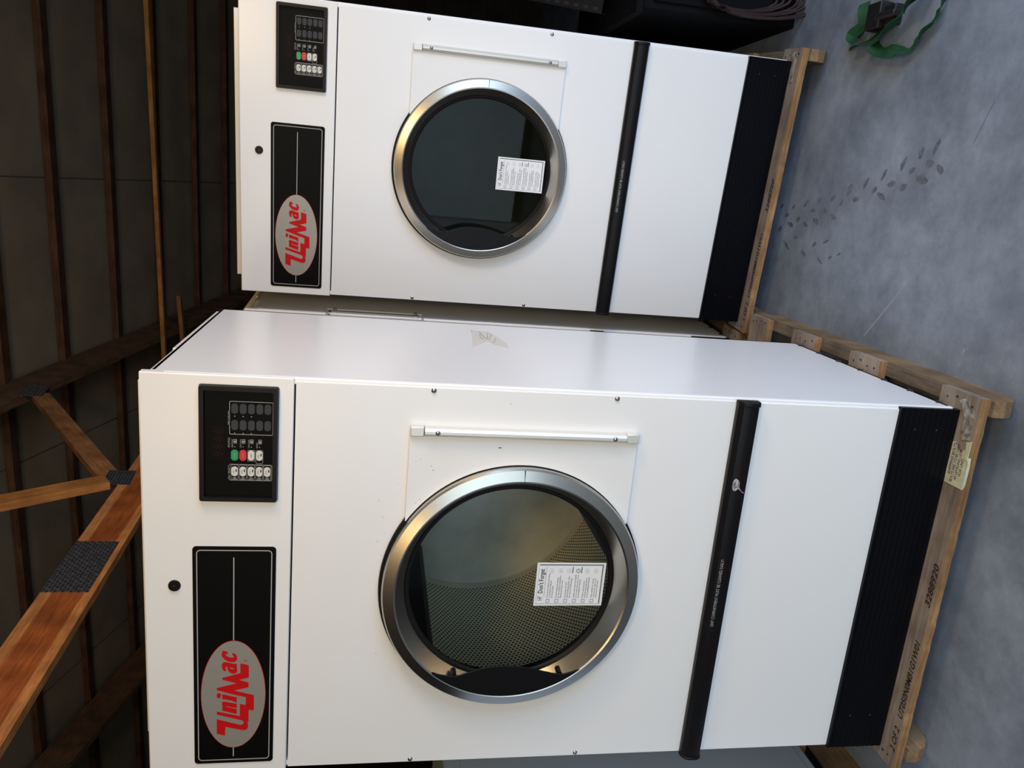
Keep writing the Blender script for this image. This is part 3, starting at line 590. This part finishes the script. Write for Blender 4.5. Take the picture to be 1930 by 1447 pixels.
# grey machine at the left edge
t = thing('laundry_machine', 'blue-grey laundry machine at the left edge, lower than the dryer beside it', 'laundry machine', (-1.25, -.35, HP))
mb = MB(); mb.box((0, 0, .01), (.98, .92, 1.18), 'greymetal'); mb.build('cabinet', t, .006)
mb = MB(); mb.box((.978, .10, .04), (.983, .80, 1.13), 'greymetal'); mb.build('side_panel', t, .002)
mb = MB(); mb.box((.0, -.004, .02), (.978, .004, 1.17), 'greymetal'); mb.build('front_panel', t, .003)
p4 = build_pallet('wooden pallet under the grey machine at the left edge, mostly out of sight', None, loc=(-1.26, -.35, 0))

# ------------------------------------------------------------------ shed: floor, walls, roof
def structure(name, mb, **k): return tag(mb.build(name, **k), kind='structure')
mb = MB(); mb.box((-7, -5, -.1), (4.6, 7, 0), 'floor'); fl = structure('floor', mb)
mb = MB()
for cx, cy, lx, ly, wx, wy in MARKS:
    a = Vector((lx-cx, ly-cy)); c = Vector((wx-cx, wy-cy)); P = []
    for i in range(11):
        t_ = 2*math.pi*i/11; k = random.uniform(.72, 1.15); P.append((cx+k*(a.x*math.cos(t_)+c.x*math.sin(t_)), cy+k*(a.y*math.cos(t_)+c.y*math.sin(t_))))
    mb.prism(P, lambda p, q, z: (p, q, z), .0002, .0006, 'mark')
mb.build('tyre_mark', fl)
mb = MB()
for (ax, ay), (bx, by), wd, mat in (((1.046, .601), (1.21, .47), .006, 'scratch'), ((1.633, .301), (1.737, .259), .002, 'mark'), ((1.083, .167), (1.10, .16), .009, 'scratch')):
    d = Vector((bx-ax, by-ay)).normalized(); nx, ny = -d.y*wd/2, d.x*wd/2
    mb.prism([(ax-nx, ay-ny), (bx-nx, by-ny), (bx+nx, by+ny), (ax+nx, ay+ny)], lambda p, q, z: (p, q, z), .0002, .0005, mat)
mb.build('floor_scratch', fl)
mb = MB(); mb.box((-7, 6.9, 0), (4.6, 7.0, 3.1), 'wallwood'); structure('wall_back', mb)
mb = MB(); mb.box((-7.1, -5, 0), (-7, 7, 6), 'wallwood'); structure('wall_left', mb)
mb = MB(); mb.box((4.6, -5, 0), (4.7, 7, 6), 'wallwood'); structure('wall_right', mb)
mb = MB(); mb.box((-7, -5.1, 2.75), (4.6, -5, 5.2), 'wallwood'); mb.box((-7, -5.1, 0), (-2.4, -5, 2.75), 'wallwood'); mb.box((4.3, -5.1, 0), (4.6, -5, 2.75), 'wallwood'); structure('wall_front', mb)
zr = lambda x, y: 3.763-.277*(y-3.35)+.0150*(x+.03)*-1        # top of the rafters
ROOF_UP = .045
mb = MB(); ya, yb = -.4, 7.05
x0, x1 = -7.05, 4.65
def slab(x0, x1, ya, yb, f, th, mat):
    vs = [(x, y, f(x, y)+dz) for dz in (0, th) for x, y in ((x0, ya), (x1, ya), (x1, yb), (x0, yb))]
    mb.add(vs, [[0, 1, 2, 3], [4, 7, 6, 5], [0, 4, 5, 1], [1, 5, 6, 2], [2, 6, 7, 3], [3, 7, 4, 0]], mat)
slab(x0, x1, ya, yb, lambda x, y: zr(x, y)+ROOF_UP, .06, 'insul')
slab(x0, x1, -5.1, ya, lambda x, y: zr(x, -.4)+ROOF_UP-.1*(-.4-y), .06, 'insul')
for xs in (-6.0, -4.2, -2.4, -.6, 1.2, 3.0):
    slab(xs-.004, xs+.004, ya, yb, lambda x, y: zr(x, y)+ROOF_UP-.002, .01, 'seam')
structure('ceiling', mb)

def beam(name, p0, p1, th, h, mat, parent=None, bevel=.002, mats=None):
    """timber whose right-hand face runs p0->p1; thickness th goes to the left"""
    p0, p1 = Vector(p0), Vector(p1); xd = (p1-p0).normalized(); yd = Vector((0, 0, 1)).cross(xd).normalized(); zd = xd.cross(yd); Ln = (p1-p0).length
    b = MB(); b.box((0, 0, -h/2), (Ln, th, h/2), mat); o = b.build(name, None, bevel)
    o.matrix_world = Matrix(((xd.x, yd.x, zd.x, p0.x), (xd.y, yd.y, zd.y, p0.y), (xd.z, yd.z, zd.z, p0.z), (0, 0, 0, 1)))
    if parent: o.parent = parent
    return o
tx = lambda y: -.2495+.0665*y               # right face of the truss
def tp(y, z): return (tx(y), y, z)
def gusset(parent, quad, rows, cols):
    b = MB(); off = .0022
    vs = [(tx(y)+.0004, y, z) for y, z in quad]+[(tx(y)+off, y, z) for y, z in quad]
    b.add(vs, [[0, 1, 2, 3], [4, 5, 6, 7], [0, 1, 5, 4], [1, 2, 6, 5], [2, 3, 7, 6], [3, 0, 4, 7]], 'plate')
    for i in range(cols):
        for j in range(rows):
            u, v = (i+.5+(.25 if j % 2 else -.25))/cols, (j+.5)/rows
            y = (quad[0][0]*(1-u)+quad[1][0]*u)*(1-v)+(quad[3][0]*(1-u)+quad[2][0]*u)*v; z = (quad[0][1]*(1-u)+quad[1][1]*u)*(1-v)+(quad[3][1]*(1-u)+quad[2][1]*u)*v
            b.box((tx(y)+off-.0004, y-.0075, z-.0035), (tx(y)+off+.0006, y+.0075, z+.0035), 'tooth')
    b.build('gusset_plate', parent)
tr1 = thing('roof_truss', 'wooden roof truss above the nearest dryer, orange lower beam carrying toothed metal plates', 'roof truss', (0, 0, 0), group='roof trusses')
beam('bottom_chord', tp(-3.2, 2.618), tp(6.75, 2.618), .038, .184, 'chord', tr1)
zc = lambda y: 3.763-.277*(y-3.35)-.125
beam('top_chord', tp(-.2, zc(-.2)), tp(6.85, zc(6.85)), .05, .235, 'topchord', tr1)
beam('web_member', tp(2.07, 2.735), tp(3.22, 3.49), .038, .095, 'web', tr1)
beam('web_member', tp(2.02, 2.75), tp(1.20, 4.03), .038, .095, 'lath', tr1)
gusset(tr1, [(1.14, 2.545), (1.505, 2.545), (1.505, 2.708), (1.14, 2.708)], 12, 15)
gusset(tr1, [(2.03, 2.655), (2.185, 2.668), (2.185, 2.79), (2.03, 2.785)], 9, 7)
gusset(tr1, [(3.17, 3.46), (3.36, 3.49), (3.36, 3.62), (3.17, 3.60)], 7, 8)
tr2 = copy_tree(tr1); tr2.location.x = -2.745; tr2['label'] = 'dark wooden roof truss left of the nearest dryer, its rafter crossing the lower left corner'
PL = [(2.87, 'dark roof purlin nearest the camera under the pale ceiling panels'), (3.45, 'dark roof purlin crossing the ceiling just nearer than the thick brown one'), (3.99, 'thick brown roof purlin next nearest across the pale ceiling'), (4.58, 'brown roof purlin just nearer than the thin orange lath'), (5.17, 'dark roof purlin hidden close behind the orange lath'), (5.76, 'nearly black roof purlin beyond the orange lath'), (6.30, 'nearly black roof purlin at the low end of the ceiling by the back wall')]
for y, lab in PL:
    pr = lambda x: (x, y-.0541*x, zr(x, y-.0541*x)+.0225)
    tag(beam('roof_purlin', pr(4.58), pr(-6.98), .10, .043, 'purlin', None), lab, 'purlin', 'roof purlins under the ceiling panels')
lt = beam('bracing_lath', (2.9, 4.40, 3.165), (-.75, 4.68, 3.135), .045, .03, 'lath'); tag(lt, 'thin bright orange lath nailed across under the roof truss', 'lath')
lt = beam('bracing_lath', (.345, 4.87, 3.08), (-.70, 4.96, 3.03), .06, .03, 'web'); tag(lt, 'short dull brown lath end beside the bright orange lath', 'lath')
wp = MB(); wp.box((-6.9, 6.80, 2.55), (4.5, 6.9, 2.75), 'purlin'); tag(wp.build('wall_plate', None, .003), 'dark wooden wall plate beam along the top of the back wall', 'beam')

# ------------------------------------------------------------------ things on the floor at the right
st = thing('cargo_strap', 'tangled green webbing strap lying on the concrete floor', 'strap', (2.0, .75, 0))
def ribbon(path, wdt, tilt, z0, name):
    b = MB(); pts = [Vector((x-2.0, y-.75, z)) for x, y, z in path]
    P = []                                     # smooth the path
    for i in range(len(pts)-1):
        a, p, q, c = pts[max(i-1, 0)], pts[i], pts[i+1], pts[min(i+2, len(pts)-1)]
        for k in range(5):
            s = k/5; P.append(.5*((2*p)+(q-a)*s+(2*a-5*p+4*q-c)*s*s+(3*p-a-3*q+c)*s**3))
    P.append(pts[-1]); n = len(P); vs = []
    for i, p in enumerate(P):
        d = (P[min(i+1, n-1)]-P[max(i-1, 0)]).normalized(); sd = d.cross(Vector((0, 0, 1))).normalized()
        tl = math.radians(tilt+22*math.sin(i*.45)); wv = sd*math.cos(tl)+Vector((0, 0, 1))*math.sin(tl); nn = d.cross(wv).normalized()
        zmin = wdt/2*abs(math.sin(tl))+.002; c = Vector((p.x, p.y, max(p.z, zmin)))
        vs += [c-wv*wdt/2-nn*.001, c+wv*wdt/2-nn*.001, c+wv*wdt/2+nn*.001, c-wv*wdt/2+nn*.001]
    fs = []
    for i in range(n-1):
        for k in range(4): k2 = (k+1) % 4; fs.append([i*4+k, i*4+k2, i*4+4+k2, i*4+4+k])
    fs += [[0, 1, 2, 3], [n*4-4, n*4-1, n*4-2, n*4-3]]
    b.add(vs, fs, 'strap', True); b.build(name, st)
ribbon([(2.10, .935, .01), (2.06, .925, .01), (2.025, .93, .015), (2.005, .965, .02), (1.99, .945, .02), (2.005, .915, .02), (2.0, .89, .03)], .036, 25, 0, 'webbing')
ribbon([(1.962, .935, .02), (1.968, .89, .02), (1.975, .82, .02), (1.985, .75, .03), (2.005, .70, .04), (2.03, .665, .04), (2.045, .62, .05), (2.05, .58, .05)], .045, 50, 0, 'webbing')
ribbon([(1.955, .835, .01), (1.93, .79, .012), (1.922, .735, .02), (1.912, .68, .015), (1.912, .645, .012), (1.93, .615, .015), (1.955, .58, .02), (1.98, .548, .02), (2.00, .53, .02), (2.04, .515, .02)], .044, 40, 0, 'webbing')
ribbon([(2.03, .68, .03), (2.05, .65, .03), (2.075, .60, .04), (2.10, .55, .04)], .045, 20, 0, 'webbing')
b = MB(); b.box((-.005, .035, 0), (.075, .105, .045), 'steel_dark'); b.box((.0, -.02, .0), (.06, .035, .03), 'steel_dark'); b.tube([(.03, -.035, .03), (.03, .06, .035)], .014, 'steel_dark', 10); b.build('ratchet', st, .003)
s2 = MB(); s2.tube([(2.105, .815, .022), (2.24, .80, .022)], .022, 'stick', 12)
tag(s2.build('wooden_stick'), 'short red-brown wooden stick poking out behind the green strap', 'stick')
# dark stack beyond the right-hand dryer
bx = thing('black_cabinet', 'low black cabinet in deep shade to the right of the farther dryer', 'cabinet', (2.10, 1.42, 0))
b = MB(); b.box((0, 0, 0), (.8, .9, .62), 'blackbox'); b.build('body', bx, .008)
b = MB(); b.box((-.02, -.02, .62), (.82, .92, .65), 'blackbox'); b.build('top', bx, .004)
b = MB(); b.box((.03, -.012, .04), (.39, 0, .58), 'blackbox'); b.build('door', bx, .003)
b = MB(); b.box((.41, -.012, .04), (.77, 0, .58), 'blackbox'); b.build('door', bx, .003)
b = MB()
for k in range(8):
    w_, h_ = .055+.004*k, .15+.012*k; cx = 2.185+.004*(k % 3)
    pts = [(cx+w_*math.sin(2*math.pi*i/20)*(1+.15*math.cos(2*math.pi*i/20)), 1.392-.0065*k-.003*math.sin(3*i+k), .40-h_+h_*math.cos(2*math.pi*i/20)) for i in range(21)]
    b.tube(pts, .006, 'cord', 6)
b.box((2.17, 1.335, .385), (2.20, 1.406, .40), 'steel_dark')
tag(b.build('cord_coil'), 'coil of dark reddish cord hanging on the front of the black cabinet', 'cord')
for k in range(5):
    xs = 2.16+.075*k; y0_, z0_ = 1.62, .655+.0*k; top = Vector((xs+.42, 3.3+.02*k, 2.15-.04*k)); p0 = Vector((xs, 1.75+.04*k, .657))
    xd = (top-p0).normalized(); yd = Vector((1, -.2, 0)); yd = (yd-xd*yd.dot(xd)).normalized(); zd = xd.cross(yd); Ln = (top-p0).length
    b = MB(); b.box((0, -.03, -.02), (Ln, .03, -.017), 'steel_dark'); b.box((0, -.03, -.02), (Ln, -.027, .02), 'steel_dark'); b.box((0, .027, -.02), (Ln, .03, .02), 'steel_dark')
    for i in range(int(Ln/.05)):
        for yy in (-.012,): b.box((.02+i*.05, yy-.006, -.0204), (.045+i*.05, yy+.006, -.0166), 'tooth')
    o = b.build('slotted_channel'); o.matrix_world = Matrix(((xd.x, yd.x, zd.x, p0.x), (xd.y, yd.y, zd.y, p0.y), (xd.z, yd.z, zd.z, p0.z+.02), (0, 0, 0, 1)))
    tag(o, 'dark slotted steel channel leaning in the shade behind the farther dryer', 'steel channel', 'slotted steel channels leaning behind the farther dryer')
